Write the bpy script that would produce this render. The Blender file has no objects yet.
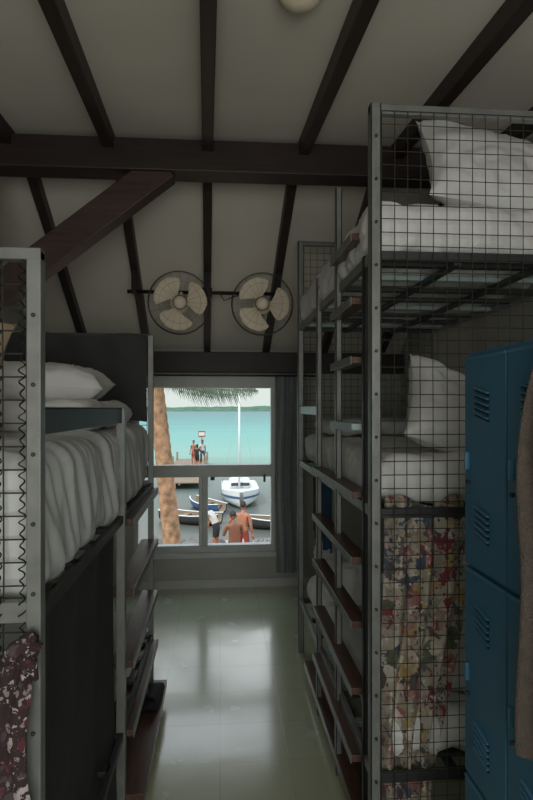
import bpy, math, random
from mathutils import Vector, Matrix, noise
random.seed(7)
D2R = math.radians
sc = bpy.context.scene
COL = sc.collection
try:
    sc.view_settings.view_transform = 'Standard'
    sc.view_settings.look = 'None'
    sc.view_settings.exposure = 0.0
except Exception:
    pass

# ------------------------------------------------------------------ materials
def lin(c, k=1.0):
    return tuple(k*((x/255.0)/12.92 if x/255.0 <= .04045 else ((x/255.0+.055)/1.055)**2.4) for x in c)

def mat(name, rgb, rough=.6, metal=0, var=.12, nscale=8, bump=.0, bscale=40, spec=.5, trans=0, coat=0):
    m = bpy.data.materials.new(name); m.use_nodes = True
    nt = m.node_tree; N = nt.nodes; L = nt.links
    b = N['Principled BSDF']
    b.inputs['Roughness'].default_value = rough
    b.inputs['Metallic'].default_value = metal
    b.inputs['Specular IOR Level'].default_value = spec
    tc = N.new('ShaderNodeTexCoord')
    nz = N.new('ShaderNodeTexNoise'); nz.inputs['Scale'].default_value = nscale
    nz.inputs['Detail'].default_value = 5
    L.new(tc.outputs['Object'], nz.inputs['Vector'])
    cr = N.new('ShaderNodeValToRGB')
    c = lin(rgb)
    cr.color_ramp.elements[0].position = .3; cr.color_ramp.elements[1].position = .7
    cr.color_ramp.elements[0].color = (*[x*(1-var) for x in c], 1)
    cr.color_ramp.elements[1].color = (*[min(1, x*(1+var)) for x in c], 1)
    L.new(nz.outputs['Fac'], cr.inputs['Fac'])
    L.new(cr.outputs['Color'], b.inputs['Base Color'])
    if bump:
        n2 = N.new('ShaderNodeTexNoise'); n2.inputs['Scale'].default_value = bscale
        n2.inputs['Detail'].default_value = 4
        L.new(tc.outputs['Object'], n2.inputs['Vector'])
        bp = N.new('ShaderNodeBump'); bp.inputs['Strength'].default_value = bump
        bp.inputs['Distance'].default_value = .01
        L.new(n2.outputs['Fac'], bp.inputs['Height'])
        L.new(bp.outputs['Normal'], b.inputs['Normal'])
    return m

def wood(name, rgb, rough=.45, axis=1):
    m = mat(name, rgb, rough, var=.3, nscale=6, bump=.15, bscale=30)
    N = m.node_tree.nodes; L = m.node_tree.links
    mp = N.new('ShaderNodeMapping')
    s = [9, 9, 9]; s[axis] = .8
    mp.inputs['Scale'].default_value = s
    tc = [n for n in N if n.type == 'TEX_COORD'][0]
    L.new(tc.outputs['Object'], mp.inputs['Vector'])
    for n in N:
        if n.type == 'TEX_NOISE':
            L.new(mp.outputs['Vector'], n.inputs['Vector'])
    return m

def floral(name, ground, cols, scale=26, size=.42):
    m = mat(name, ground, .9, var=.25, nscale=12)
    N = m.node_tree.nodes; L = m.node_tree.links
    b = N['Principled BSDF']
    tc = [n for n in N if n.type == 'TEX_COORD'][0]
    cr0 = [n for n in N if n.type == 'VALTORGB'][0]
    nz = N.new('ShaderNodeTexNoise'); nz.inputs['Scale'].default_value = 22
    nz.inputs['Detail'].default_value = 4
    L.new(tc.outputs['Object'], nz.inputs['Vector'])
    mx = N.new('ShaderNodeMix'); mx.data_type = 'RGBA'; mx.inputs[0].default_value = .10
    L.new(tc.outputs['Object'], mx.inputs[6]); L.new(nz.outputs['Color'], mx.inputs[7])
    prev = cr0.outputs['Color']
    for k, sc_ in enumerate((scale, scale*1.6, scale*2.6)):
        v = N.new('ShaderNodeTexVoronoi'); v.inputs['Scale'].default_value = sc_
        L.new(mx.outputs[2], v.inputs['Vector'])
        sep = N.new('ShaderNodeSeparateColor'); L.new(v.outputs['Color'], sep.inputs[0])
        r = N.new('ShaderNodeValToRGB'); r.color_ramp.interpolation = 'CONSTANT'
        e = r.color_ramp.elements
        e[0].position = 0; e[0].color = (*lin(cols[0]), 1)
        e[1].position = 1./len(cols); e[1].color = (*lin(cols[1]), 1)
        for i in range(2, len(cols)):
            q = e.new(i/len(cols)); q.color = (*lin(cols[i]), 1)
        L.new(sep.outputs[k], r.inputs['Fac'])
        lt = N.new('ShaderNodeMath'); lt.operation = 'LESS_THAN'
        lt.inputs[1].default_value = size*(1, .8, .6)[k]
        L.new(v.outputs['Distance'], lt.inputs[0])
        m2 = N.new('ShaderNodeMix'); m2.data_type = 'RGBA'
        L.new(lt.outputs[0], m2.inputs[0]); L.new(prev, m2.inputs[6]); L.new(r.outputs['Color'], m2.inputs[7])
        prev = m2.outputs[2]
    L.new(prev, b.inputs['Base Color'])
    return m

M_CEIL = mat('ceiling_paint', (214, 208, 197), .85, var=.05, nscale=1.5, bump=.05)
M_WALL = mat('wall_paint', (172, 172, 166), .8, var=.06, nscale=2, bump=.1)
M_DWOOD = wood('dark_stained_wood', (46, 35, 32), .5, 1)
M_DWOODX = wood('dark_stained_wood_cross', (45, 33, 31), .5, 0)
M_BRACE = wood('brace_wood', (64, 46, 40), .5, 0)
M_STEP = wood('step_wood', (86, 60, 48), .33, 1)
M_STEEL = mat('galvanised_steel', (132, 134, 131), .45, .35, .15, 14, .08)
M_STEELD = mat('dark_steel', (66, 68, 68), .5, .5, .15)
M_TEAL = mat('teal_slats_and_rail_sheen', (166, 184, 184), .35, .1, .1)  # window reflection on eye-level rails and rung put into colour; bluish slats too
M_WIRE = mat('mesh_wire', (70, 69, 64), .5, .4)
M_CAGE = mat('fan_cage_wire', (60, 58, 54), .5, .2)
M_BLACK = mat('black_wire', (22, 22, 22), .6, .2)
M_SHEET = mat('white_sheet', (228, 228, 226), .9, var=.04, nscale=5, bump=.15, bscale=14)
M_GSHEET = mat('grey_sheet', (206, 208, 208), .9, var=.05, nscale=5, bump=.12, bscale=10)
M_BEIGE = mat('beige_pillowcase', (178, 160, 134), .9, var=.1, bump=.2, bscale=14)
M_DCLOTH = mat('charcoal_cloth', (52, 52, 52), .75, var=.15, bump=.2, bscale=60)
M_DCLOTH2 = mat('black_cloth', (36, 37, 39), .85, var=.1)
M_CURT = mat('slate_curtain', (136, 141, 143), .85, var=.08, nscale=20)
M_TOWEL = mat('taupe_towel', (116, 106, 98), 1, var=.15, nscale=30, bump=.8, bscale=260)
M_LOCK = mat('blue_locker_enamel', (62, 112, 142), .4, .1, .08, 3, .03)
M_LOCKD = mat('locker_vent_dark', (10, 30, 44), .6)
M_LOCKL = mat('locker_edge', (78, 128, 156), .35, .1)
M_WHITE = mat('white_frame_paint', (192, 195, 193), .5, .1, .05)
M_CREAM = mat('cream_plastic', (240, 226, 202), .45, 0, .03)
M_FLOR = floral('floral_print', (168, 160, 146), [(138, 66, 70), (76, 90, 112), (178, 156, 104), (206, 198, 184), (98, 110, 88), (168, 116, 112), (100, 96, 98), (196, 186, 170), (92, 84, 84), (150, 140, 128), (186, 178, 164)], 15, .52)
M_FLOR2 = floral('dark_floral_print', (60, 44, 48), [(186, 176, 174), (100, 50, 56), (84, 74, 80), (60, 44, 48), (150, 138, 138)], 32, .38)
M_BLUEC = mat('blue_cloth', (40, 74, 104), .9, var=.2)
M_SAND = mat('beach_sand', (158, 136, 114), .95, var=.22, nscale=1.2, bump=.6, bscale=6)
M_ROCK = mat('grey_stone', (98, 96, 92), .9, var=.25, nscale=3, bump=.6, bscale=8)
M_TRUNK = mat('palm_bark', (146, 114, 88), .9, var=.5, nscale=9, bump=.6, bscale=24)
M_LEAF = mat('palm_leaf', (62, 78, 56), .6, var=.35, nscale=5)
M_BUSH = mat('mangrove_green', (56, 88, 68), .9, var=.3, nscale=.1)
M_BOATW = mat('boat_gelcoat', (200, 204, 204), .35, 0, .03)
M_BOATB = mat('boat_blue', (50, 82, 120), .4)
M_DOCK = wood('dock_planks', (118, 102, 84), .8, 0)
M_ALU = mat('aluminium', (160, 162, 160), .4, .4, .05)

M_FLOOR = mat('painted_tile_floor', (186, 193, 160), .16, var=.05, nscale=1.6, spec=.8)
def _fl():
    N = M_FLOOR.node_tree.nodes; L = M_FLOOR.node_tree.links
    b = N['Principled BSDF']
    b.inputs['Coat Weight'].default_value = 1.0
    b.inputs['Coat Roughness'].default_value = .13
    b.inputs['Coat IOR'].default_value = 1.6
    tc = [n for n in N if n.type == 'TEX_COORD'][0]
    cr = [n for n in N if n.type == 'VALTORGB'][0]
    br = N.new('ShaderNodeTexBrick'); br.offset = 0
    br.inputs['Scale'].default_value = 1
    br.inputs['Brick Width'].default_value = .33
    br.inputs['Row Height'].default_value = .33
    br.inputs['Mortar Size'].default_value = .003
    br.inputs['Mortar Smooth'].default_value = .4
    br.inputs['Color1'].default_value = (1, 1, 1, 1)
    br.inputs['Color2'].default_value = (.94, .95, .93, 1)
    br.inputs['Mortar'].default_value = (.80, .81, .76, 1)
    L.new(tc.outputs['Object'], br.inputs['Vector'])
    mx = N.new('ShaderNodeMix'); mx.data_type = 'RGBA'; mx.blend_type = 'MULTIPLY'; mx.inputs[0].default_value = 1
    L.new(cr.outputs['Color'], mx.inputs[6]); L.new(br.outputs['Color'], mx.inputs[7])
    L.new(mx.outputs[2], b.inputs['Base Color'])
    nz = N.new('ShaderNodeTexNoise'); nz.inputs['Scale'].default_value = 5; nz.inputs['Detail'].default_value = 3
    L.new(tc.outputs['Object'], nz.inputs['Vector'])
    mr = N.new('ShaderNodeMapRange'); mr.inputs[3].default_value = .18; mr.inputs[4].default_value = .32
    L.new(nz.outputs['Fac'], mr.inputs[0]); L.new(mr.outputs[0], b.inputs['Roughness'])
    n3 = N.new('ShaderNodeTexNoise'); n3.inputs['Scale'].default_value = 4; n3.inputs['Detail'].default_value = 1
    L.new(tc.outputs['Object'], n3.inputs['Vector'])
    ad = N.new('ShaderNodeMath'); ad.operation = 'MULTIPLY_ADD'; ad.inputs[1].default_value = -.15
    L.new(br.outputs['Fac'], ad.inputs[0]); L.new(n3.outputs['Fac'], ad.inputs[2])
    bp = N.new('ShaderNodeBump'); bp.inputs['Strength'].default_value = .15; bp.inputs['Distance'].default_value = .01
    L.new(ad.outputs[0], bp.inputs['Height']); L.new(bp.outputs['Normal'], b.inputs['Normal'])
    L.new(bp.outputs['Normal'], b.inputs['Coat Normal'])
_fl()

M_SEA = mat('lagoon_water', (60, 180, 170), .4, var=.1, nscale=.6, spec=.1)
def _sea():
    N = M_SEA.node_tree.nodes; L = M_SEA.node_tree.links
    b = N['Principled BSDF']
    tc = [n for n in N if n.type == 'TEX_COORD'][0]
    sx = N.new('ShaderNodeSeparateXYZ'); L.new(tc.outputs['Object'], sx.inputs[0])
    nz = N.new('ShaderNodeTexNoise'); nz.inputs['Scale'].default_value = .08; nz.inputs['Detail'].default_value = 4
    mp = N.new('ShaderNodeMapping'); mp.inputs['Scale'].default_value = (.5, 2, 1)
    L.new(tc.outputs['Object'], mp.inputs[0]); L.new(mp.outputs[0], nz.inputs['Vector'])
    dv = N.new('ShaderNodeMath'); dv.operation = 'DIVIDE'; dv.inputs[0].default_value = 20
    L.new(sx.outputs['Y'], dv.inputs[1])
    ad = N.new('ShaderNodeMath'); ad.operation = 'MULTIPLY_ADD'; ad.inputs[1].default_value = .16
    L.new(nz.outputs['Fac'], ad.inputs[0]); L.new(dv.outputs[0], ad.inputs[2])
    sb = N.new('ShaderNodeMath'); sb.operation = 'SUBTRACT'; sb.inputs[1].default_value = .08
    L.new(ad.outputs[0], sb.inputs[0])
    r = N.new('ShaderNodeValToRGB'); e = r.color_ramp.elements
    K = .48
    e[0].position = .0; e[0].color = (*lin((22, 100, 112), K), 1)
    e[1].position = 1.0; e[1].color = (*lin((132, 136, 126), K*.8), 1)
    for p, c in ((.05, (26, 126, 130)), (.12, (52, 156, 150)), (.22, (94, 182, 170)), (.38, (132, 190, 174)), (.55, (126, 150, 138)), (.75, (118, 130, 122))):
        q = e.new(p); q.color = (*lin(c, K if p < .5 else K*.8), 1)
    L.new(sb.outputs[0], r.inputs['Fac']); L.new(r.outputs['Color'], b.inputs['Base Color'])
_sea()

# ------------------------------------------------------------------ mesh builder
class MB:
    def __init__(s):
        s.v = []; s.f = []; s.m = []; s.s = []; s.mats = []
    def mi(s, m):
        if m not in s.mats: s.mats.append(m)
        return s.mats.index(m)
    def add(s, vs, fs, m, smooth=False):
        o = len(s.v); i = s.mi(m)
        s.v += [tuple(v) for v in vs]
        for f in fs:
            s.f.append(tuple(o+k for k in f)); s.m.append(i); s.s.append(smooth)
    def box(s, lo, hi, m):
        x0, y0, z0 = lo; x1, y1, z1 = hi
        vs = [(x0,y0,z0),(x1,y0,z0),(x1,y1,z0),(x0,y1,z0),(x0,y0,z1),(x1,y0,z1),(x1,y1,z1),(x0,y1,z1)]
        s.add(vs, [(0,3,2,1),(4,5,6,7),(0,1,5,4),(1,2,6,5),(2,3,7,6),(3,0,4,7)], m)
    def beam(s, p0, p1, w, h, m, up=(0, 0, 1)):
        p0 = Vector(p0); p1 = Vector(p1); d = (p1-p0).normalized(); u = Vector(up)
        sd = d.cross(u).normalized(); u = sd.cross(d).normalized()
        vs = []
        for p in (p0, p1):
            for a, b in ((-1,-1),(1,-1),(1,1),(-1,1)):
                vs.append(p+sd*(a*w/2)+u*(b*h/2))
        s.add(vs, [(0,1,2,3),(7,6,5,4),(0,4,5,1),(1,5,6,2),(2,6,7,3),(3,7,4,0)], m)
    def cyl(s, p0, p1, r, m, r1=None, n=10, caps=True):
        s.tube([p0, p1], [r, r if r1 is None else r1], m, n, caps)
    def tube(s, pts, r, m, n=6, caps=True, closed=False):
        pts = [Vector(p) for p in pts]; k = len(pts)
        if not isinstance(r, (list, tuple)): r = [r]*k
        vs = []; prev = None
        for i, p in enumerate(pts):
            if closed: d = pts[(i+1) % k]-pts[i-1]
            else: d = pts[min(i+1, k-1)]-pts[max(i-1, 0)]
            if d.length < 1e-9: d = Vector((0, 0, 1))
            d.normalize()
            if prev is None:
                a = d.cross(Vector((0, 0, 1)))
                if a.length < .05: a = d.cross(Vector((1, 0, 0)))
                a.normalize()
            else:
                a = (prev-d*prev.dot(d)); a.normalize()
            prev = a; b = d.cross(a)
            for j in range(n):
                t = 2*math.pi*j/n
                vs.append(p+(a*math.cos(t)+b*math.sin(t))*r[i])
        fs = []
        for i in range(k if closed else k-1):
            for j in range(n):
                i2 = (i+1) % k
                fs.append((i*n+j, i*n+(j+1) % n, i2*n+(j+1) % n, i2*n+j))
        if caps and not closed:
            fs.append(tuple(reversed(range(n)))); fs.append(tuple(range((k-1)*n, k*n)))
        s.add(vs, fs, m, True if n > 4 else False)
    def grid(s, fn, nu, nv, m, smooth=True):
        vs = [fn(i/nu, j/nv) for j in range(nv+1) for i in range(nu+1)]
        fs = [(j*(nu+1)+i, j*(nu+1)+i+1, (j+1)*(nu+1)+i+1, (j+1)*(nu+1)+i) for j in range(nv) for i in range(nu)]
        s.add(vs, fs, m, smooth)
    def ell(s, c, r, m, nu=16, nv=10, M=None, disp=None):
        c = Vector(c); vs = []
        for j in range(nv+1):
            ph = math.pi*j/nv
            for i in range(nu):
                th = 2*math.pi*i/nu
                p = Vector((r[0]*math.sin(ph)*math.cos(th), r[1]*math.sin(ph)*math.sin(th), r[2]*math.cos(ph)))
                if disp: p = disp(p)
                if M: p = M @ p
                vs.append(c+p)
        fs = [(j*nu+i, (j+1)*nu+i, (j+1)*nu+(i+1) % nu, j*nu+(i+1) % nu) for j in range(nv) for i in range(nu)]
        s.add(vs, fs, m, True)
    def rbox(s, lo, hi, r, m, res=.04, amp=.0, sc=5, seed=0, drape=False):
        lo = Vector(lo); hi = Vector(hi); dim = hi-lo; c = (lo+hi)/2
        for ax in range(3):
            for sg in (-1, 1):
                a, b = (ax+1) % 3, (ax+2) % 3
                nu = max(3, int(dim[a]/res)); nv = max(3, int(dim[b]/res))
                def fn(u, v, ax=ax, sg=sg, a=a, b=b):
                    p = Vector((0, 0, 0))
                    p[ax] = sg*dim[ax]/2; p[a] = (u-.5)*dim[a]*(sg); p[b] = (v-.5)*dim[b]
                    q = Vector([max(-dim[k]/2+r, min(dim[k]/2-r, p[k])) for k in range(3)])
                    d = p-q
                    nrm = d.normalized() if d.length > 1e-6 else Vector((0, 0, 1))
                    p = q+nrm*r
                    if amp and drape:
                        # long diagonal drag folds running down the hanging side of the sheet
                        w = p+c
                        s1 = w.y+.45*w.z+.35*w.x
                        n_ = noise.noise(Vector((s1*9, w.z*1.6+w.x*1.2, seed)))*1.1
                        n_ += .55*(1-abs(noise.noise(Vector((s1*15+4, w.z*3.0-w.x*2, seed+5))))*2.6)
                        n_ += .5*noise.noise(Vector((w.x*4, w.y*3, seed+9)))
                        p += nrm*amp*n_
                    elif amp:
                        w = (p+c)*sc+Vector((seed, seed*1.7, 0))
                        wv = Vector((w.x+noise.noise(w*.4)*2, w.y+noise.noise(w*.4+Vector((9, 9, 9)))*2, w.z))
                        n_ = 1-abs(noise.noise(Vector((wv.x*1.0, wv.y*.55, wv.z*.6))))*2.2
                        n_ += .5*(1-abs(noise.noise(wv*1.9))*2)
                        n_ += .35*(1-abs(noise.noise(wv*3.7))*2)
                        p += nrm*amp*(n_-1.1)
                    return p+c
                s.grid(fn, nu, nv, m)
    def wires(s, o, U, V, sp, r, m):
        o = Vector(o); U = Vector(U); V = Vector(V)
        nu = int(U.length/sp); nv = int(V.length/sp); nm = U.cross(V).normalized()
        for i in range(nu+1):
            p = o+U*(i/nu)
            s.tube([p, p+V*.33+U.normalized()*random.uniform(-.004, .004), p+V*.66+U.normalized()*random.uniform(-.004, .004), p+V], r, m, 4, False)
        for j in range(nv+1):
            p = o+V*(j/nv)+nm*r*1.5
            s.tube([p, p+U*.5+V.normalized()*random.uniform(-.004, .004), p+U], r, m, 4, False)
    def build(s, name, parent=None, bevel=0):
        me = bpy.data.meshes.new(name)
        me.from_pydata(s.v, [], s.f)
        for mt in s.mats: me.materials.append(mt)
        me.polygons.foreach_set('material_index', s.m)
        me.polygons.foreach_set('use_smooth', s.s)
        me.update()
        ob = bpy.data.objects.new(name, me); COL.objects.link(ob)
        if bevel:
            b = ob.modifiers.new('bevel', 'BEVEL'); b.width = bevel; b.segments = 2; b.limit_method = 'ANGLE'
        if parent: ob.parent = parent
        return ob

def empty(name):
    e = bpy.data.objects.new(name, None); COL.objects.link(e); e.empty_display_size = .1
    return e

def pillow(name, M, w, h, t, mt, parent=None, seed=0):
    b = MB()
    for sg in (1, -1):
        def fn(u, v, sg=sg):
            x = (u*2-1)*sg; y = v*2-1
            e = max(0, (1-x**4))**.5*max(0, (1-y**4))**.5
            pull = 1-.12*(1-abs(y)**2)*abs(x)**3
            pully = 1-.12*(1-abs(x)**2)*abs(y)**3
            q = Vector((x*3+seed, y*3, sg*2))
            wr = (1-abs(noise.noise(q*.9))*2.2)*.018 + (1-abs(noise.noise(q*2.1))*2)*.010
            return M @ Vector((x*w/2*pull, y*h/2*pully, sg*(t/2*e+wr*e)))
        b.grid(fn, 32, 28, mt)
    return b.build(name, parent)

def T(x, y, z, rx=0, ry=0, rz=0):
    return Matrix.Translation((x, y, z)) @ Matrix.Rotation(D2R(rz), 4, 'Z') @ Matrix.Rotation(D2R(ry), 4, 'Y') @ Matrix.Rotation(D2R(rx), 4, 'X')

# ------------------------------------------------------------------ room
XL, XR, YB, YF = -1.65, 1.75, -1.7, 5.23
ZR, YR = 3.26, 3.55
def ceil_z(y):
    return ZR-.601*(y-YR) if y > YR else ZR-.05*(YR-y)

b = MB(); b.box((XL-.15, YB-.15, -.12), (XR+.15, YF+.15, 0), M_FLOOR); b.build('floor')
b = MB(); b.box((XL-.15, YB-.15, 0), (XL, YF+.15, 3.5), M_WALL); b.build('wall_left')
b = MB(); b.box((XR, YB-.15, 0), (XR+.15, YF+.15, 3.5), M_WALL); b.build('wall_right')
WX0, WX1, WZ0, WZ1 = -.80, .52, .33, 2.0
b = MB()
b.box((XL, YF, 0), (WX0, YF+.15, 2.3), M_WALL)
b.box((WX1, YF, 0), (XR, YF+.15, 2.3), M_WALL)
b.box((WX0, YF, 0), (WX1, YF+.15, WZ0), M_WALL)
b.box((WX0, YF, WZ1), (WX1, YF+.15, 2.3), M_WALL)
b.build('wall_front')
b = MB()
b.box((XL, YB-.15, 0), (-.7, YB, 3.2), M_WALL)
b.box((1.1, YB-.15, 0), (XR, YB, 3.2), M_WALL)
b.box((-.7, YB-.15, 0), (1.1, YB, .9), M_WALL)
b.box((-.7, YB-.15, 2.3), (1.1, YB, 3.2), M_WALL)
b.build('wall_rear')
b = MB()
def slab(y0, y1):
    z0, z1 = ceil_z(y0), ceil_z(y1); t = .12
    x0, x1 = XL-.15, XR+.15
    vs = [(x0,y0,z0),(x1,y0,z0),(x1,y1,z1),(x0,y1,z1),(x0,y0,z0+t),(x1,y0,z0+t),(x1,y1,z1+t),(x0,y1,z1+t)]
    b.add(vs, [(0,3,2,1),(4,5,6,7),(0,1,5,4),(1,2,6,5),(2,3,7,6),(3,0,4,7)], M_CEIL)
slab(YB-.15, YR); slab(YR, YF+.5)
b.build('ceiling')

e = empty('ceiling_rafters')
for k in range(-3, 4):
    xo = -.12+.55*k
    def rx_(y): return xo+.024*(YF-y)
    if xo < XL+.02 or rx_(YB) > XR+.1: continue
    b = MB()
    w = .060
    b.beam((rx_(YB), YB, ceil_z(YB)-.045), (rx_(YR), YR, ZR-.045), w, .09, M_DWOOD)
    b.beam((rx_(YR-.02), YR-.02, ZR-.045), (xo, YF, ceil_z(YF)-.045), w, .09, M_DWOOD)
    b.build('rafter_%d' % (k+4), e, .004)
b = MB()
b.beam((XL, 3.2, 3.115), (XR, 3.2, 3.135), .16, .178, M_DWOODX); b.build('tie_beam', None, .006)
b = MB(); b.box((XL, YF-.12, 2.03), (XR, YF, 2.22), M_DWOODX); b.build('wall_plate_beam', None, .006)
b = MB(); b.beam((-.31, 3.2, 3.08), (-1.25, 3.2, 2.33), .12, .165, M_BRACE); b.build('diagonal_brace', None, .006)
b = MB(); b.box((-1.42, 3.14, 0), (-1.262, 3.26, 3.02), M_WALL); b.build('wall_post', None, .005)
b = MB(); b.box((WX1, YF-.015, 0), (XR, YF, .08), M_WHITE); b.box((XL, YF-.015, 0), (WX1, YF, .08), M_WHITE); b.build('baseboard_front')

e = empty('window_1')
b = MB()
y0, y1 = YF-.02, YF+.07
b.box((WX0, y0, WZ1-.11), (WX1, y1, WZ1), M_WHITE)
b.box((WX0, y0, WZ0), (WX1, y1, WZ0+.075), M_WHITE)
b.box((WX0, y0, WZ0+.075), (WX0+.04, y1, WZ1-.11), M_WHITE)
b.box((WX1-.035, y0, WZ0+.075), (WX1, y1, WZ1-.11), M_WHITE)
b.box((WX0+.04, y0, 1.048), (WX1-.035, y1, 1.161), M_WHITE)
b.box((-.165, y0+.01, WZ0+.075), (-.115, y1, 1.048), M_WHITE)
b.box((-.20, y0+.03, WZ0+.075), (-.165, y1-.01, 1.048), M_ALU)
b.box((WX0-.02, YF-.06, WZ0-.035), (WX1+.03, YF, WZ0+.01), M_WHITE)
b.build('frame', e, .003)
b = MB(); b.box((.41, YF-.035, 1.0), (.43, YF-.02, 1.07), M_STEELD); b.box((-.09, YF-.035, 1.02), (-.05, YF-.02, 1.05), M_STEELD)
b.build('latch', e)

e = empty('window_curtain')
b = MB()
def cf(u, v):
    x = .525+u*.29; z = 2.02-v*1.87
    return (x+.006*math.sin(v*9), YF-.09+.020*math.sin(u*2*math.pi*3.5+.9*math.sin(v*3))+.005*math.sin(u*40), z)
b.grid(cf, 80, 30, M_CURT)
b.build('cloth', e)
b = MB(); b.cyl((-.85, YF-.135, 2.0), (.95, YF-.135, 2.0), .008, M_STEELD); b.build('rod', e)

b = MB(); zc = ceil_z(1.9)
b.cyl((.28, 1.9, zc-.03), (.28, 1.9, zc), .085, M_WHITE, n=24)
b.ell((.28, 1.9, zc-.03), (.078, .078, .045), M_CREAM, 24, 12)
b.build('ceiling_lamp')

def fan(name, cx, cy, cz, rot, tilt, a00):
    e = empty(name)
    M = T(cx, cy, cz, tilt, 0, rot)
    R = .230
    b = MB()
    def P(r, a, y): return M @ Vector((r*math.cos(a), y, r*math.sin(a)))
    for r, y, w in ((R, 0, .0045), (R*.97, -.03, .0012), (R*.97, .03, .0012), (R*.66, -.062, .0008), (.05, -.07, .003)):
        b.tube([P(r, 2*math.pi*i/40, y) for i in range(40)], w, M_CAGE, 5, closed=True)
    for i in range(20):
        a = 2*math.pi*i/20
        for sg in (-1, 1):
            b.tube([P(.04, a, sg*.07), P(R*.5, a, sg*.068), P(R*.85, a, sg*.045), P(R, a, 0)], .0005, M_CAGE, 4, False)
    b.build('cage', e)
    b = MB()
    for k in range(3):
        a0 = k*2*math.pi/3+a00
        def fn(u, v, a0=a0):
            r = .035+.165*u
            w = .45+.85*math.sin(min(1, u*1.05)*math.pi*.62)
            if u > .8: w *= 1-((u-.8)/.2)**2*.5
            a = a0+(v-.5)*w*1.25+.25*u
            return P(r, a, -.01+(v-.5)*.05)
        b.grid(fn, 12, 10, M_CREAM)
    b.build('blades', e)
    b = MB()
    b.tube([P(0, 0, y) for y in (-.078, -.070, -.03, .0)], [.02, .046, .050, .045], M_CREAM, 20)
    b.tube([P(0, 0, y) for y in (.07, .09, .15, .17)], [.06, .07, .065, .03], M_CREAM, 20)
    b.tube([M @ Vector((0, .12, -.02)), M @ Vector((0, .14, -.07)), (cx, cy+.15, cz+.02), (cx, cy+.15, cz+.11)], .018, M_CREAM, 10)
    b.build('motor', e)
    return e
fan('wall_fan', -.297, 4.10, 2.475, 6, 6, 2.2)
fan('wall_fan', .315, 4.10, 2.475, -4, 6, 1.9)
b = MB()
b.cyl((-.70, 4.25, 2.585), (.50, 4.25, 2.585), .014, M_BLACK)
for x in (-.65, -.10, .45):
    b.box((x-.02, 4.235, 2.57), (x+.02, 4.265, ceil_z(4.25)-.085), M_BLACK)
b.box((-.14, 4.225, 2.55), (-.06, 4.275, 2.62), M_BLACK)
b.tube([(.0, 4.25, 2.58), (.03, 4.27, 2.53), (.10, 4.27, 2.56), (.2, 4.25, 2.585)], .004, M_BLACK)
b.build('fan_mounting_rail')

# ------------------------------------------------------------------ left bunk bed
e = empty('bunk_bed')
LX0, LX1, LY0, LY1 = -1.22, -.40, 1.24, 3.24
b = MB()
PW = .030
def post(x, y, z0, z1, w=PW, m=M_STEEL):
    b.box((x-w/2, y-.004-w/2, z0), (x+w/2, y+.004-w/2, z1), m)
    b.box((x-w/2, y-w/2, z0), (x-w/2+.006, y+w/2, z1), m)
    b.box((x+w/2-.006, y-w/2, z0), (x+w/2, y+w/2, z1), m)
    b.box((x-w/2-.006, y-w/2-.006, z0), (x+w/2+.006, y+w/2+.006, z0+.01), M_STEELD)
for (x, y, zt) in ((LX1, LY0, 2.04), (LX1, LY1, 2.12), (LX0, LY0, 2.04), (LX0, LY1, 2.12), (LX1, 2.28, 1.70)):
    post(x, y, 0, zt, .034 if y == 2.28 else PW)
b.box((LX0, LY0-.02, 2.02), (LX1+.015, LY0+.01, 2.045), M_STEEL)
b.box((LX0, LY1-.015, 2.10), (LX1, LY1+.015, 2.13), M_STEELD)
for z in (1.235, .36):
    b.box((LX1-.01, LY0, z), (LX1+.012, LY1, z+.03), M_STEELD)
    b.box((LX0-.01, LY0, z), (LX0+.012, LY1, z+.045), M_STEEL)
    b.box((LX0, LY0-.012, z), (LX1, LY0+.012, z+.045), M_STEEL)
    b.box((LX0, LY1-.012, z), (LX1, LY1+.012, z+.045), M_STEEL)
    for i in range(9):
        y = LY0+.12+i*.22
        b.box((LX0, y, z+.01), (LX1, y+.05, z+.03), M_STEELD)
for i in range(12):
    z = .25+i*.15
    b.cyl((LX1, LY0-.024, z), (LX1, LY0-.016, z), .005, M_STEELD, n=8)
b.build('frame', e, .002)
b = MB()
b.box((LX1-.006, LY0+.02, 1.640), (LX1+.006, 2.27, 1.702), M_STEELD)
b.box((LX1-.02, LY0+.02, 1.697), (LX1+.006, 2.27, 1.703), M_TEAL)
b.build('guard_rail', e, .001)
b = MB()
b.wires((LX1-.02, LY0-.005, .05), (LX0-LX1+.02, 0, 0), (0, 0, 1.97), .05, .0018, M_WIRE)
b.wires((LX1-.02, LY1, 1.30), (LX0-LX1+.02, 0, 0), (0, 0, .8), .05, .0018, M_WIRE)
b.build('wire_mesh', e)
b = MB()
for (x, ph) in ((LX1-.026, 0), (LX1-.076, 1.5)):
    pts = []
    for i in range(900):
        t = i/900; z = .1+1.92*t
        a = t*2*math.pi*76+ph
        rr = .0055*(1+.3*math.sin(i*.13))
        pts.append((x+rr*math.cos(a), LY0-.012+rr*math.sin(a), z))
    b.tube(pts, .0018, M_BLACK, 4, False)
b.build('binding_wire', e)
b = MB()
for i, z in enumerate((1.24, .945, .65, .365)):
    b.box((LX1-.05, 2.32, z-.028), (LX1+.040, LY1-.02, z), M_STEP)
    b.box((LX1+.040, 2.32, z-.034), (LX1+.045, LY1-.02, z+.003), M_STEEL)
b.box((LX1-.10, 2.30, .07), (LX1+.09, LY1+.02, .11), M_STEP)
b.box((LX1-.08, 2.36, 0), (LX1+.06, 2.40, .07), M_STEP); b.box((LX1-.08, LY1-.06, 0), (LX1+.06, LY1-.02, .07), M_STEP)
b.build('steps', e, .003)
b = MB()
b.rbox((LX0+.03, LY0+.03, 1.262), (LX1-.012, LY1-.03, 1.600), .06, M_GSHEET, .012, .020, 4.6, 3, drape=True)
b.build('upper_mattress', e)
b = MB()
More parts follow.
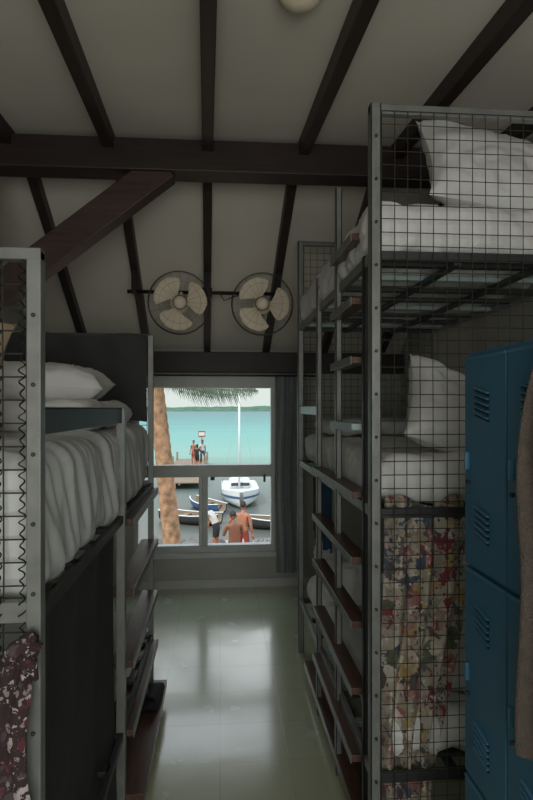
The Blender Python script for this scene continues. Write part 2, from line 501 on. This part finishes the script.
b.rbox((LX0+.03, LY0+.03, .39), (LX1-.05, LY1-.03, .55), .05, M_GSHEET, .05, .008, 6, 5)
b.build('lower_mattress', e)
b = MB()
def hc(u, v):
    x = LX1-.02+(LX0-LX1)*u
    return (x, LY1-.03+.006*math.sin(u*24+v*2), 2.12-v*.50+.01*math.sin(u*11))
b.grid(hc, 60, 12, M_DCLOTH)
b.build('headboard_cloth', e)
def lumpy(name, lo, hi, r, m, amp, seed, parent=None, res=.02, sc=6):
    b = MB(); b.rbox(lo, hi, r, m, res, amp, sc, seed); return b.build(name, parent)
lumpy('folded_duvet', (-1.1, 2.02, 1.61), (-.46, 2.95, 1.73), .055, M_SHEET, .014, 11)
pillow('pillow', T(-.80, 2.45, 1.805, 4, 2, 4), .64, .44, .14, M_SHEET, None, 2)
pillow('pillow', T(-.93, 1.75, 1.80, 62, 0, 5), .55, .40, .14, M_BEIGE, None, 5)
b = MB()
def dc(u, v):
    y = LY0+.04+u*1.0
    return (LX1-.030+.006*math.sin(u*22+math.sin(v*4)*1.2)+.012*v*math.sin(u*7+v), y, 1.230-v*1.2+.01*math.sin(u*13))
b.grid(dc, 120, 40, M_DCLOTH)
b.build('privacy_curtain')
b = MB()
def pc(u, v):
    w = .10+.10*min(1, v*3)
    x = LX1+.006-w*u-.006*math.sin(v*12)
    return (x+.006*math.sin(v*20+u*4), LY0-.040-.016*abs(math.sin(u*11+v*2))-.015*math.sin(min(1, v*5)*math.pi*.5), 1.185-v*.95)
b.grid(pc, 60, 60, M_FLOR2)
b.ell((LX1-.005, LY0-.055, 1.195), (.030, .024, .028), M_FLOR2, 16, 12, None, lambda p: p*(1+.5*noise.noise(p*70)))
b.tube([(LX1-.05, LY0-.05, 1.17), (LX1-.02, LY0-.07, 1.2), (LX1+.008, LY0-.05, 1.22), (LX1+.015, LY0-.04, 1.215)], [.012, .020, .015, .006], M_FLOR2, 8)
b.tube([(LX1-.01, LY0-.07, 1.19), (LX1+.014, LY0-.075, 1.175), (LX1+.022, LY0-.07, 1.14)], [.012, .014, .006], M_FLOR2, 8)
b.build('patterned_sarong')

# ------------------------------------------------------------------ right bunk bed
e = empty('bunk_bed')
RX0, RX1, RY0, RY1 = .56, 1.52, 1.96, 3.80
b = MB()
def post2(x, y, z1, w=.040, m=M_STEEL):
    b.box((x-w/2, y-w/2, 0), (x+w/2, y-w/2+.007, z1), m)
    b.box((x-w/2, y-w/2, 0), (x-w/2+.007, y+w/2, z1), m)
    b.box((x+w/2-.007, y-w/2, 0), (x+w/2, y+w/2, z1), m)
for (x, y, zt) in ((RX0, RY0, 2.80), (RX1, RY0, 2.80), (RX0, RY1, 2.86), (RX1, RY1, 2.86)):
    post2(x, y, zt)
post2(RX0-.012, 2.52, 2.72, .030); post2(RX0-.012, 3.02, 2.42, .030); post2(RX0, 2.07, 2.28, .03, M_STEELD)
b.box((RX0-.02, RY0-.015, 2.765), (RX1, RY0+.015, 2.80), M_STEEL)
b.box((RX0, RY1-.015, 2.83), (RX1, RY1+.015, 2.86), M_STEEL)
for z in (2.235, 1.30, .34):
    for x in (RX0, RX1):
        b.box((x-.012, RY0, z), (x+.012, RY1, z+.04), M_STEEL)
    for y in (RY0, RY1):
        b.box((RX0, y-.012, z), (RX1, y+.012, z+.035), M_STEELD)
    for i in range(8):
        y = RY0+.10+i*.225
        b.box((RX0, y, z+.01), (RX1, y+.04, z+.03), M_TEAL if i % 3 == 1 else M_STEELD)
    for x in (.86, 1.2):
        b.box((x, RY0, z-.01), (x+.03, RY1, z+.012), M_STEELD)
for i in range(17):
    z = .2+i*.155
    b.cyl((RX0, RY0-.028, z), (RX0, RY0-.018, z), .006, M_STEELD, n=8)
b.build('frame', e, .002)
b = MB()
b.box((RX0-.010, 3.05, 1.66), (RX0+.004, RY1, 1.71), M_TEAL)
b.build('guard_rail', e, .002)
b = MB()
b.wires((RX0+.02, RY0-.022, .05), (RX1-RX0-.04, 0, 0), (0, 0, 2.72), .048, .0017, M_WIRE)
b.wires((RX0+.02, RY1, 1.36), (RX1-RX0-.04, 0, 0), (0, 0, 1.47), .048, .0015, M_WIRE)
b.build('wire_mesh', e)
b = MB()
for z in (2.38, 2.13, 1.90, 1.64, 1.375, 1.12, .87, .61, .35):
    ya, yb = (2.10, 2.50) if z > 1.5 else (2.10, 3.0)
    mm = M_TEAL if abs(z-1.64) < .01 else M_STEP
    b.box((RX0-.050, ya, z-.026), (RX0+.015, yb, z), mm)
    b.box((RX0-.055, ya, z-.032), (RX0-.050, yb, z+.003), M_STEEL)
b.box((RX0-.03, 2.0, .06), (RX0+.14, 3.45, .10), M_STEP)
b.box((RX0-.01, 2.05, 0), (RX0+.12, 2.10, .06), M_STEP); b.box((RX0-.01, 3.35, 0), (RX0+.12, 3.40, .06), M_STEP)
b.build('steps', e, .003)
for nm, z0, z1, mt, sd, xo in (('upper_mattress', 2.270, 2.480, M_SHEET, 1, -.014), ('middle_mattress', 1.340, 1.53, M_SHEET, 7, .02), ('lower_mattress', .385, .56, M_SHEET, 13, .03)):
    b = MB()
    b.rbox((RX0+xo, RY0+.03, z0), (RX1-.03, RY1-.03, z1), .07, mt, .018, .018, 5.0, sd)
    b.build(nm, e)
pillow('pillow', T(1.16, 2.22, 2.675, 62, 8, 8), .70, .46, .16, M_SHEET, None, 12)
pillow('pillow', T(.98, 2.22, 1.675, 60, 22, 8), .48, .42, .16, M_SHEET, None, 15)
lumpy('crumpled_duvet', (.68, 2.10, .56), (1.3, 2.7, .74), .06, M_SHEET, .04, 21)
lumpy('folded_blanket', (.62, 3.1, 1.54), (1.2, 3.6, 1.63), .04, M_GSHEET, .015, 25)
lumpy('folded_blanket', (.60, 3.0, 2.48), (1.25, 3.7, 2.54), .03, M_SHEET, .012, 27)

b = MB()
def fc(u, v):
    wd = .31-.12*v**1.2+.02*math.sin(v*5)
    x = .605+u*wd+.010*math.sin(v*7)
    return (x-.02*v*(1-u), RY0+.030+.024*math.sin(u*2*math.pi*3.3+1.6*math.sin(v*3.2))+.006*math.sin(u*31+v*9), 1.36-v*1.24+.02*math.sin(u*9)-.03*u*v)
b.grid(fc, 120, 70, M_FLOR)
b.build('floral_curtain')

b = MB()
def bl(u, v):
    return (RX0+.065+.012*math.sin(u*14), 3.08+u*.22, 1.29-v*.42+.02*math.sin(u*6))
b.grid(bl, 30, 20, M_BLUEC); b.build('hanging_shirt')
b = MB()
def bl2(u, v):
    return (RX0+.065+.012*math.sin(u*16), 3.34+u*.3, 1.29-v*.42+.02*math.sin(u*6+1))
b.grid(bl2, 30, 20, M_DCLOTH2); b.build('hanging_towel')
lumpy('laundry_bag', (.60, 3.0, .57), (.85, 3.65, .82), .10, M_SHEET, .03, 31)

def shoe(name, x, y, z, rz, m):
    b = MB(); M = T(x, y, z, 0, 0, rz)
    b.grid(lambda u, v: M @ Vector(((.036+.008*math.sin(u*3.1))*math.cos(v*2*math.pi), (u-.5)*.26, .0+.022*(1+math.sin(v*2*math.pi))*(.5 if u > .9 or u < .03 else 1))), 12, 14, m)
    b.grid(lambda u, v: M @ Vector((.034*math.cos(v*math.pi), -.12+u*.13, .035+.045*math.sin(v*math.pi)*(1-u*.3))), 8, 10, m)
    b.grid(lambda u, v: M @ Vector((.034*math.cos(v*math.pi), .0+u*.12, .03+.035*math.sin(v*math.pi)*(1-u**2*.8))), 8, 10, m)
    return b.build(name)
shoe('sneaker', -.44, 3.02, .112, 4, M_DCLOTH2)
shoe('sneaker', -.355, 3.03, .112, -4, M_DCLOTH2)
lumpy('backpack', (-.68, 2.75, .0), (-.54, 3.1, .30), .06, M_DCLOTH2, .02, 41)

# ------------------------------------------------------------------ lockers
e = empty('metal_locker')
KX0, KX1, KY0, KY1, KZ = .72, 1.16, .60, 1.545, 1.86
b = MB()
b.box((KX0, KY0, .04), (KX1, KY1, KZ), M_LOCK)
b.box((KX0+.02, KY0+.02, 0), (KX1-.02, KY1-.02, .04), M_LOCKD)
b.build('cabinet', e, .004)
b = MB(); v = MB(); h = MB()
cols = 4; cw = (KY1-KY0)/cols; rh = (KZ-.06)/3
for c in range(cols):
    for r in range(3):
        ya = KY0+c*cw+.004; yb = KY0+(c+1)*cw-.004
        za = .05+r*rh+.006; zb = .05+(r+1)*rh-.006
        b.box((KX0-.012, ya, za), (KX0, yb, zb), M_LOCK)
        b.box((KX0-.014, ya, zb-.008), (KX0-.012, yb, zb), M_LOCKL)
        for (zz) in (zb-.13, za+.13):
            for k in range(5):
                z = zz+(k-2)*.017; yc = (ya+yb)/2+.008
                b.beam((KX0-.016, yc-.038, z-.008), (KX0-.016, yc+.038, z+.008), .008, .005, M_LOCKL)
                v.beam((KX0-.0135, yc-.038, z-.015), (KX0-.0135, yc+.038, z+.001), .004, .005, M_LOCKD)
        h.box((KX0-.024, yb-.030, (za+zb)/2-.025), (KX0-.012, yb-.020, (za+zb)/2+.025), M_LOCKL)
        h.cyl((KX0-.022, yb-.03, (za+zb)/2-.06), (KX0-.012, yb-.03, (za+zb)/2-.06), .006, M_STEELD)
b.build('doors', e, .002); v.build('vents', e); h.build('handles', e, .002)

e = empty('hanging_towel')
b = MB()
b.tube([(.706, 1.07, 1.83), (.68, 1.07, 1.83), (.665, 1.07, 1.84), (.66, 1.07, 1.86)], .004, M_STEEL, 8)
b.build('hook', e)
b = MB()
def tw(u, v):
    w = .05+.25*min(1, (v*2.2))**.7
    y = 1.075+(u-.5)*w-.005
    f = .010+.012*min(1, v*3)
    return (.674-.010*math.sin(min(1, v*2)*math.pi)-f*math.sin(u*2*math.pi*2.6+2*v+math.sin(v*5)*.6), y+.012*math.sin(v*8), 1.845-v*.90-.04*abs(u-.5))
b.grid(tw, 70, 70, M_TOWEL)
b.build('cloth', e)

# ------------------------------------------------------------------ outside
GZ = -2.6
b = MB()
b.grid(lambda u, v: (-40+u*80, 5.6+v*14.5, GZ+.03*noise.noise(Vector((u*40, v*12, 0)))-.25*max(0, v-.8)/.2), 60, 24, M_SAND)
b.build('beach_ground')
b = MB(); b.box((-900, 17.5, GZ-.5), (900, 720, GZ-.10), M_SEA); b.build('sea_water')
b = MB()
def land(u, v):
    x = -800+1600*u
    return (x, 700+v*30, GZ-.1+v*(6.2+2.2*noise.noise(Vector((u*40, 0, 0)))+1*noise.noise(Vector((u*160, 3, 0)))))
b.grid(land, 300, 3, M_BUSH); b.build('distant_shoreline')

e = empty('palm_tree')
b = MB()
base = Vector((-.62, 9.1, GZ)); top = Vector((-1.06, 9.1, 2.20))
pts = []; rs = []
for i in range(60):
    t = i/59
    p = base.lerp(top, t)+Vector((.03*math.sin(t*math.pi), 0, 0))
    pts.append(p); rs.append((.165-.045*t)*(1+.07*(i % 2))+(.08*(1-t*8) if t < .125 else 0))
b.tube(pts, rs, M_TRUNK, 14); b.build('trunk', e)
b = MB()
def frond(az, length, droop, rise, ln=.62):
    n = 26; d = Vector((math.cos(az), math.sin(az), 0)); pts = []
    for i in range(n+1):
        t = i/n
        pts.append(top+d*length*t+Vector((0, 0, rise*t-droop*t*t)))
    b.tube(pts, [.02*(1-.8*i/n) for i in range(n+1)], M_LEAF, 5)
    sd = Vector((-d.y, d.x, 0))
    for i in range(3, n*2):
        t = i/(n*2); p = top+d*length*t+Vector((0, 0, rise*t-droop*t*t))
        ll = ln*math.sin(math.pi*(t*.85+.12))*random.uniform(.7, 1.1)
        for sg in (-1, 1):
            q = p+sd*sg*ll*.45+d*ll*.35+Vector((0, 0, -ll*.72))
            mid = p.lerp(q, .45)+Vector((0, 0, .05)); wv = d*.011
            b.add([p-wv*.5, p+wv*.5, mid+wv, mid-wv, q], [(0, 1, 2, 3), (3, 2, 4)], M_LEAF)
for az, ln, dr, rs_ in ((-.05, 1.65, .10, -.10), (.5, 2.0, .30, .10), (1.3, 2.0, .9, .8), (2.1, 2.2, 1.2, .7), (2.9, 2.1, 1.0, .7), (3.8, 2.0, 1.3, .8), (4.7, 1.6, .8, 1.1), (5.5, 1.9, .6, 1.0)):
    frond(az, ln, dr, rs_)
b.build('fronds', e)

e = empty('sailboat')
bx, by, bz = .93, 25.5, GZ-.12
b = MB()
def hull(u, v):
    a = (u-.5)*math.pi
    w = .86*(1-max(0, (.35-v)/.35)**2*.9)
    z = .75-.75*math.cos(a)**.6+.12*max(0, .35-v)
    return (bx+w*math.sin(a), by-1.6+v*4.2, bz+z)
b.grid(hull, 18, 16, M_BOATW)
b.grid(lambda u, v: (bx+(u*2-1)*.86*(1-max(0, (.35-v)/.35)**2*.9), by-1.6+v*4.2, bz+.72+.12*max(0, .35-v)), 6, 16, M_BOATW)
for sg in (-1, 1):
    b.grid(lambda u, v: (bx+sg*(.88)*(1-max(0, (.35-v)/.35)**2*.9), by-1.62+v*4.2, bz+.46+u*.09), 1, 16, M_BOATB)
b.build('hull', e)
b = MB()
b.rbox((bx-.5, by-.2, bz+.72), (bx+.5, by+1.4, bz+1.05), .1, M_BOATW, .1)
b.box((bx-.42, by-.215, bz+.84), (bx+.42, by-.19, bz+.98), M_STEELD)
b.cyl((bx-.05, by-.3, bz+.7), (bx-.05, by-.3, bz+5.0), .055, M_BOATW, .04)
b.cyl((bx-.05, by-.3, bz+1.35), (bx-.05, by+2.2, bz+1.45), .05, M_BOATW)
for sg in (-1, 1):
    b.cyl((bx-.05, by-.3, bz+4.7), (bx+sg*.84, by+.3, bz+.75), .003, M_ALU)
    b.cyl((bx+sg*.8, by+1.8, bz+.72), (bx+sg*.8, by+1.8, bz+1.2), .02, M_ALU)
b.build('cabin_and_mast', e)

# open rowing boats pulled up at the water's edge
def rowboat(name, x, y, z, rz, m, L_=2.6):
    b = MB(); M = T(x, y, z, 0, 0, rz)
    def W_(v): return .48*max(0, math.sin(math.pi*(.08+.88*v)))**.55
    def out(u, v, k=1.0, dz=0):
        a = (u-.5)*math.pi; w = W_(v)*k
        return M @ Vector((w*math.sin(a), (v-.5)*L_*(.98 if k < 1 else 1), .42-.40*max(0, math.cos(a))**.6*(1 if k == 1 else .85)+.10*abs(v-.5)**2*4))
    b.grid(lambda u, v: out(u, v), 14, 20, m)
    b.grid(lambda u, v: out(u, v, .9), 14, 20, M_DOCK)
    for sg in (0, 1):
        b.tube([out(sg, i/20) for i in range(21)], .025, M_BOATW, 6)
    for v in (.3, .6):
        b.beam(M @ Vector((-W_(v)*.9, (v-.5)*L_, .34)), M @ Vector((W_(v)*.9, (v-.5)*L_, .34)), .2, .03, M_DOCK)
    return b.build(name)
rowboat('rowing_boat', -1.15, 21.2, GZ-.16, 64, M_STEELD)
rowboat('rowing_boat', -.55, 23.8, GZ-.16, 30, M_BOATB)
rowboat('rowing_boat', 2.15, 20.0, GZ-.16, 82, M_STEELD)

e = empty('breakwater_rocks')
for i in range(34):
    x = -2.9+i*.085+random.uniform(-.1, .1); y = 17.0+random.uniform(-.3, .5)
    s_ = random.uniform(.14, .30)
    b = MB(); sd = random.random()*50
    b.ell((x, y, GZ+s_*.30), (s_*1.2, s_, s_*.7), M_ROCK, 12, 8, None, lambda p: p*(1+.35*noise.noise(p*3+Vector((sd, 0, 0)))))
    b.build('rock_%d' % i, e)

b = MB()
for i in range(56):
    y = 30+i*.25
    b.box((-3.4, y, GZ+.22), (-.9, y+.22, GZ+.27), M_DOCK)
for y in (31, 35, 39, 43):
    for x in (-3.3, -1.0):
        b.cyl((x, y, GZ-.6), (x, y, GZ+.9), .08, M_DOCK)
for x in (-3.2, -2.2, -1.1):
    b.box((x-.05, 30, GZ+.12), (x+.05, 44, GZ+.22), M_DOCK)
b.build('wooden_dock')
b = MB()
b.cyl((-1.35, 41, GZ+.27), (-1.35, 41, GZ+2.6), .04, M_DOCK)
b.box((-1.6, 40.97, GZ+2.15), (-1.1, 41.03, GZ+2.6), mat('sign_red', (150, 70, 56), .6))
b.box((-1.56, 40.95, GZ+2.25), (-1.14, 40.97, GZ+2.5), M_BOATW)
b.build('signpost')

def lounger(name, x, y, rz):
    b = MB(); M = T(x, y, GZ, 0, 0, rz)
    def bb(lo, hi, m):
        c = (Vector(lo)+Vector(hi))/2; dm = Vector(hi)-Vector(lo)
        p0 = M @ Vector((c.x, lo[1], c.z)); p1 = M @ Vector((c.x, hi[1], c.z))
        b.beam(p0, p1, dm.x, dm.z, m)
    for i in range(9):
        bb((-.3, -.6+i*.13, .33), (.3, -.6+i*.13+.10, .36), M_ROCK)
    b.beam(M @ Vector((0, .58, .35)), M @ Vector((0, 1.05, .78)), .6, .03, M_ROCK)
    for xx in (-.28, .28):
        bb((xx-.02, -.6, .29), (xx+.02, .6, .33), M_ALU)
        for yy in (-.5, .5):
            b.cyl(M @ Vector((xx, yy, 0)), M @ Vector((xx, yy, .3)), .02, M_ALU)
    return b.build(name)
lounger('beach_lounger', -.85, 15.6, 100)
lounger('beach_lounger', 1.55, 16.2, 75)

# ------------------------------------------------------------------ people
M_SKIN = mat('tan_skin', (150, 98, 72), .6, var=.06)
M_SKIN2 = mat('brown_skin', (112, 70, 50), .6, var=.06)
M_HAIR = mat('dark_hair', (34, 24, 20), .7)
M_LIP = mat('lips', (120, 60, 54), .6)
M_EYE = mat('eye_white', (210, 208, 202), .3, var=.01)

def person(name, loc, rz, pose, skin, top=None, bottom=None, hair_len=0, scale=1.0):
    e = empty(name)
    W = T(*loc, 0, 0, rz) @ Matrix.Scale(scale, 4)
    J = dict(pel=(0, 0, .95), sp=(0, -.01, 1.12), ch=(0, 0, 1.33), nk=(0, 0, 1.48), hd=(0, .01, 1.56),
             sL=(-.18, 0, 1.41), eL=(-.24, -.02, 1.12), wL=(-.26, .08, .88), sR=(.18, 0, 1.41), eR=(.24, -.02, 1.12), wR=(.26, .08, .88),
             hL=(-.095, 0, .90), kL=(-.11, .03, .50), aL=(-.11, -.02, .09), tL=(-.12, .14, .035),
             hR=(.095, 0, .90), kR=(.11, .03, .50), aR=(.11, -.02, .09), tR=(.12, .14, .035))
    J.update(pose)
    rad = dict(pel=(.15, .11), sp=(.135, .10), ch=(.155, .11), nk=(.055, .055), hd=(.05, .05), sL=(.062, .062), eL=(.042, .042), wL=(.028, .028),
               hL=(.092, .092), kL=(.058, .058), aL=(.038, .038), tL=(.032, .028))
    for k in list(rad):
        if k.endswith('L'): rad[k[:-1]+'R'] = rad[k]
    bones = [('pel', 'sp'), ('sp', 'ch'), ('ch', 'nk'), ('nk', 'hd')]
    for s_ in 'LR':
        bones += [('ch', 's'+s_), ('s'+s_, 'e'+s_), ('e'+s_, 'w'+s_), ('pel', 'h'+s_), ('h'+s_, 'k'+s_), ('k'+s_, 'a'+s_), ('a'+s_, 't'+s_)]
    names = list(J); idx = {n: i for i, n in enumerate(names)}
    me = bpy.data.meshes.new(name+'_skel')
    me.from_pydata([J[n] for n in names], [(idx[a], idx[c]) for a, c in bones], [])
    tmp = bpy.data.objects.new(name+'_tmp', me); COL.objects.link(tmp)
    tmp.modifiers.new('skin', 'SKIN')
    if not me.skin_vertices: return e
    for n in names:
        sv = me.skin_vertices[0].data[idx[n]]
        sv.radius = rad[n]; sv.use_root = (n == 'pel')
    ss = tmp.modifiers.new('ss', 'SUBSURF'); ss.levels = 2; ss.render_levels = 2
    dg = bpy.context.evaluated_depsgraph_get(); dg.update()
    body = bpy.data.meshes.new_from_object(tmp.evaluated_get(dg))
    bpy.data.objects.remove(tmp)
    body.materials.clear()
    for m_ in (skin, top or skin, bottom or skin): body.materials.append(m_)
    P = {k: Vector(v) for k, v in J.items()}
    def segd(p, a, c):
        ab = c-a; t = max(0, min(1, (p-a).dot(ab)/ab.length_squared)); return (p-(a+ab*t)).length, t
    for f in body.polygons:
        f.use_smooth = True
        best = min(((segd(f.center, P[a], P[c]), a, c) for a, c in bones), key=lambda q: q[0][0])
        (dd, t), a, c = best
        mi = 0
        if a in ('sp', 'ch', 'pel') and c in ('sp', 'ch', 'sL', 'sR', 'nk') and not (c == 'nk' and t > .6): mi = 1
        if a in ('sL', 'sR') and t < .55: mi = 1
        if (a, c) == ('pel', 'sp') and t < .35: mi = 2
        if c in ('hL', 'hR') or (a in ('hL', 'hR') and t < .75): mi = 2
        f.material_index = mi
    body.transform(W)
    ob = bpy.data.objects.new('body', body); COL.objects.link(ob); ob.parent = e
    hd = P['hd']; ax = (P['hd']-P['nk']).normalized()
    Rm = Vector((0, 0, 1)).rotation_difference(ax).to_matrix().to_4x4()
    H = W @ Matrix.Translation(hd+ax*.09) @ Rm
    b = MB()
    def hs(p):
        if p.z < 0: p = Vector((p.x*(1+p.z*2.2), p.y*(1+p.z*.6)+.01, p.z))
        return p
    b.ell((0, 0, 0), (.074, .095, .118), skin, 20, 14, None, hs)
    b.ell((0, .098, -.012), (.013, .018, .026), skin, 8, 6)
    for sx_ in (-1, 1):
        b.ell((sx_*.076, -.005, -.01), (.012, .022, .032), skin, 8, 6)
        b.ell((sx_*.03, .083, .008), (.013, .009, .008), M_EYE, 8, 6)
        b.ell((sx_*.03, .091, .008), (.005, .004, .005), M_HAIR, 6, 5)
    b.ell((0, .088, -.052), (.024, .008, .007), M_LIP, 8, 5)
    def hh(p):
        if p.y > .04 and p.z < .045: p = Vector((p.x, p.y*.55, p.z))
        if p.z < -.03: p = Vector((p.x*.9, p.y*.8-.012, -.03+(p.z+.03)*(.5+hair_len*9)))
        return p
    b.ell((0, -.014, .018), (.084, .098, .116), M_HAIR, 20, 14, None, hh)
    for s_ in 'LR':
        w_ = P['w'+s_]; d = (P['w'+s_]-P['e'+s_]).normalized()
        sd = d.cross(Vector((0, 1, 0)))
        if sd.length < .1: sd = d.cross(Vector((1, 0, 0)))
        sd.normalize(); fw = sd.cross(d).normalized()
        Mi = H.inverted() @ W
        def A(p): return Mi @ p
        b.tube([A(w_-d*.02), A(w_+d*.03), A(w_+d*.08), A(w_+d*.095)], [.027, .036, .038, .02], skin, 10)
        for k in range(4):
            o = w_+d*.085+fw*(k-1.5)*.019; ln = (.07, .08, .075, .058)[k]
            b.tube([A(o), A(o+d*ln*.5+sd*.006), A(o+d*ln*.95+sd*.022)], [.0095, .009, .007], skin, 6)
        o = w_+d*.03+fw*.03
        b.tube([A(o), A(o+d*.03+fw*.022), A(o+d*.062+fw*.026)], [.012, .010, .008], skin, 6)
    hb = b.build('head_and_hands', e)
    hb.data.transform(H)
    return e
M_SHORT = mat('navy_shorts', (44, 56, 84), .9); M_SHORT2 = mat('red_shorts', (130, 52, 46), .9)
M_SHIRT = mat('white_shirt', (180, 176, 170), .9)
M_BIK = mat('black_swimsuit', (30, 30, 36), .8)
walk = dict(kL=(-.10, .20, .53), aL=(-.10, .20, .12), tL=(-.11, .36, .09), kR=(.10, -.03, .50), aR=(.10, -.22, .12), tR=(.11, -.08, .035), eL=(-.24, -.12, 1.14), wL=(-.25, -.08, .90), eR=(.24, .10, 1.14), wR=(.22, .28, .97))
phone = dict(eL=(-.25, .06, 1.15), wL=(-.10, .26, 1.27), eR=(.25, .04, 1.14), wR=(.20, .24, 1.22), hd=(0, .04, 1.55))
hip = dict(eL=(-.40, -.05, 1.20), wL=(-.20, .05, 1.04), eR=(.24, -.02, 1.12), wR=(.25, .06, .88))
bend = dict(sp=(0, .05, 1.11), ch=(0, .20, 1.27), nk=(0, .32, 1.36), hd=(0, .40, 1.40), sL=(-.18, .24, 1.32), sR=(.18, .24, 1.32), eL=(-.22, .30, 1.05), wL=(-.15, .36, .82), eR=(.22, .30, 1.05), wR=(.15, .36, .82))
person('person', (.34, 13.6, GZ), 15, phone, M_SKIN2, None, M_SHORT)
person('person', (.62, 14.9, GZ), -25, hip, M_SKIN, None, M_SHORT2)
person('person', (-.10, 16.0, GZ), 70, bend, M_SKIN, M_SHIRT, M_BIK, .3, .95)
person('person', (-1.85, 39, GZ+.27), 150, hip, M_SKIN, None, M_SHORT2)
person('person', (-1.25, 39.5, GZ+.27), 200, walk, M_SKIN2, M_SHIRT, M_SHORT)
person('person', (-1.5, 36.5, GZ+.27), -20, walk, M_SKIN, M_BIK, M_BIK, .3, .93)

# ------------------------------------------------------------------ light
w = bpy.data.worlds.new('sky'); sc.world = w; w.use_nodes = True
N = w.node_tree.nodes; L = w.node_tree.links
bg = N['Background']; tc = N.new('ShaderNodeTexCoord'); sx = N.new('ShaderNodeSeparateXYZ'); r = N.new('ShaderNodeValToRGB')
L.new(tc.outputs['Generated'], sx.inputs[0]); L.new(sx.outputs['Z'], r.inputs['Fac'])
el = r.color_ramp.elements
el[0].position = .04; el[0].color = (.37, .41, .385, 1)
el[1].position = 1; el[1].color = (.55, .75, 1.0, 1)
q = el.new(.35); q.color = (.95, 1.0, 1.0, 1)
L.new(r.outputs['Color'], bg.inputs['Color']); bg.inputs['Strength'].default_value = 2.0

def light(kind, name, loc, rot, energy, color=(1, 1, 1), size=1, sy=None):
    l = bpy.data.lights.new(name, kind); o = bpy.data.objects.new(name, l); COL.objects.link(o)
    o.location = loc; o.rotation_euler = rot; l.energy = energy; l.color = color
    if kind == 'AREA':
        l.size = size
        if sy: l.shape = 'RECTANGLE'; l.size_y = sy
    return o
s = light('SUN', 'sun', (0, 0, 10), (0, 0, 0), 2.8, (1, .94, .84))
s.rotation_euler = Vector((.45, .5, -.85)).to_track_quat('-Z', 'Y').to_euler(); s.data.angle = D2R(.6)
light('AREA', 'rear_fill_light', (.2, YB+.02, 1.6), (D2R(110), 0, 0), 38, (1, .98, .94), 1.7, 1.3)  # added room fill behind the camera, set in an invented rear-wall opening
p = light('AREA', 'window_portal', ((WX0+WX1)/2, YF+.12, (WZ0+WZ1)/2), (D2R(-90), 0, 0), 1, (1, 1, 1), WX1-WX0, WZ1-WZ0)
p.data.cycles.is_portal = True

# ------------------------------------------------------------------ camera
cd = bpy.data.cameras.new('camera'); co = bpy.data.objects.new('camera', cd); COL.objects.link(co)
co.location = (0, 0, 1.7); co.rotation_euler = (D2R(90), 0, D2R(-4.83))
cd.sensor_fit = 'VERTICAL'; cd.sensor_height = 36; cd.lens = 24.75; cd.shift_y = .01
cd.clip_end = 3000; cd.clip_start = .05
sc.camera = co
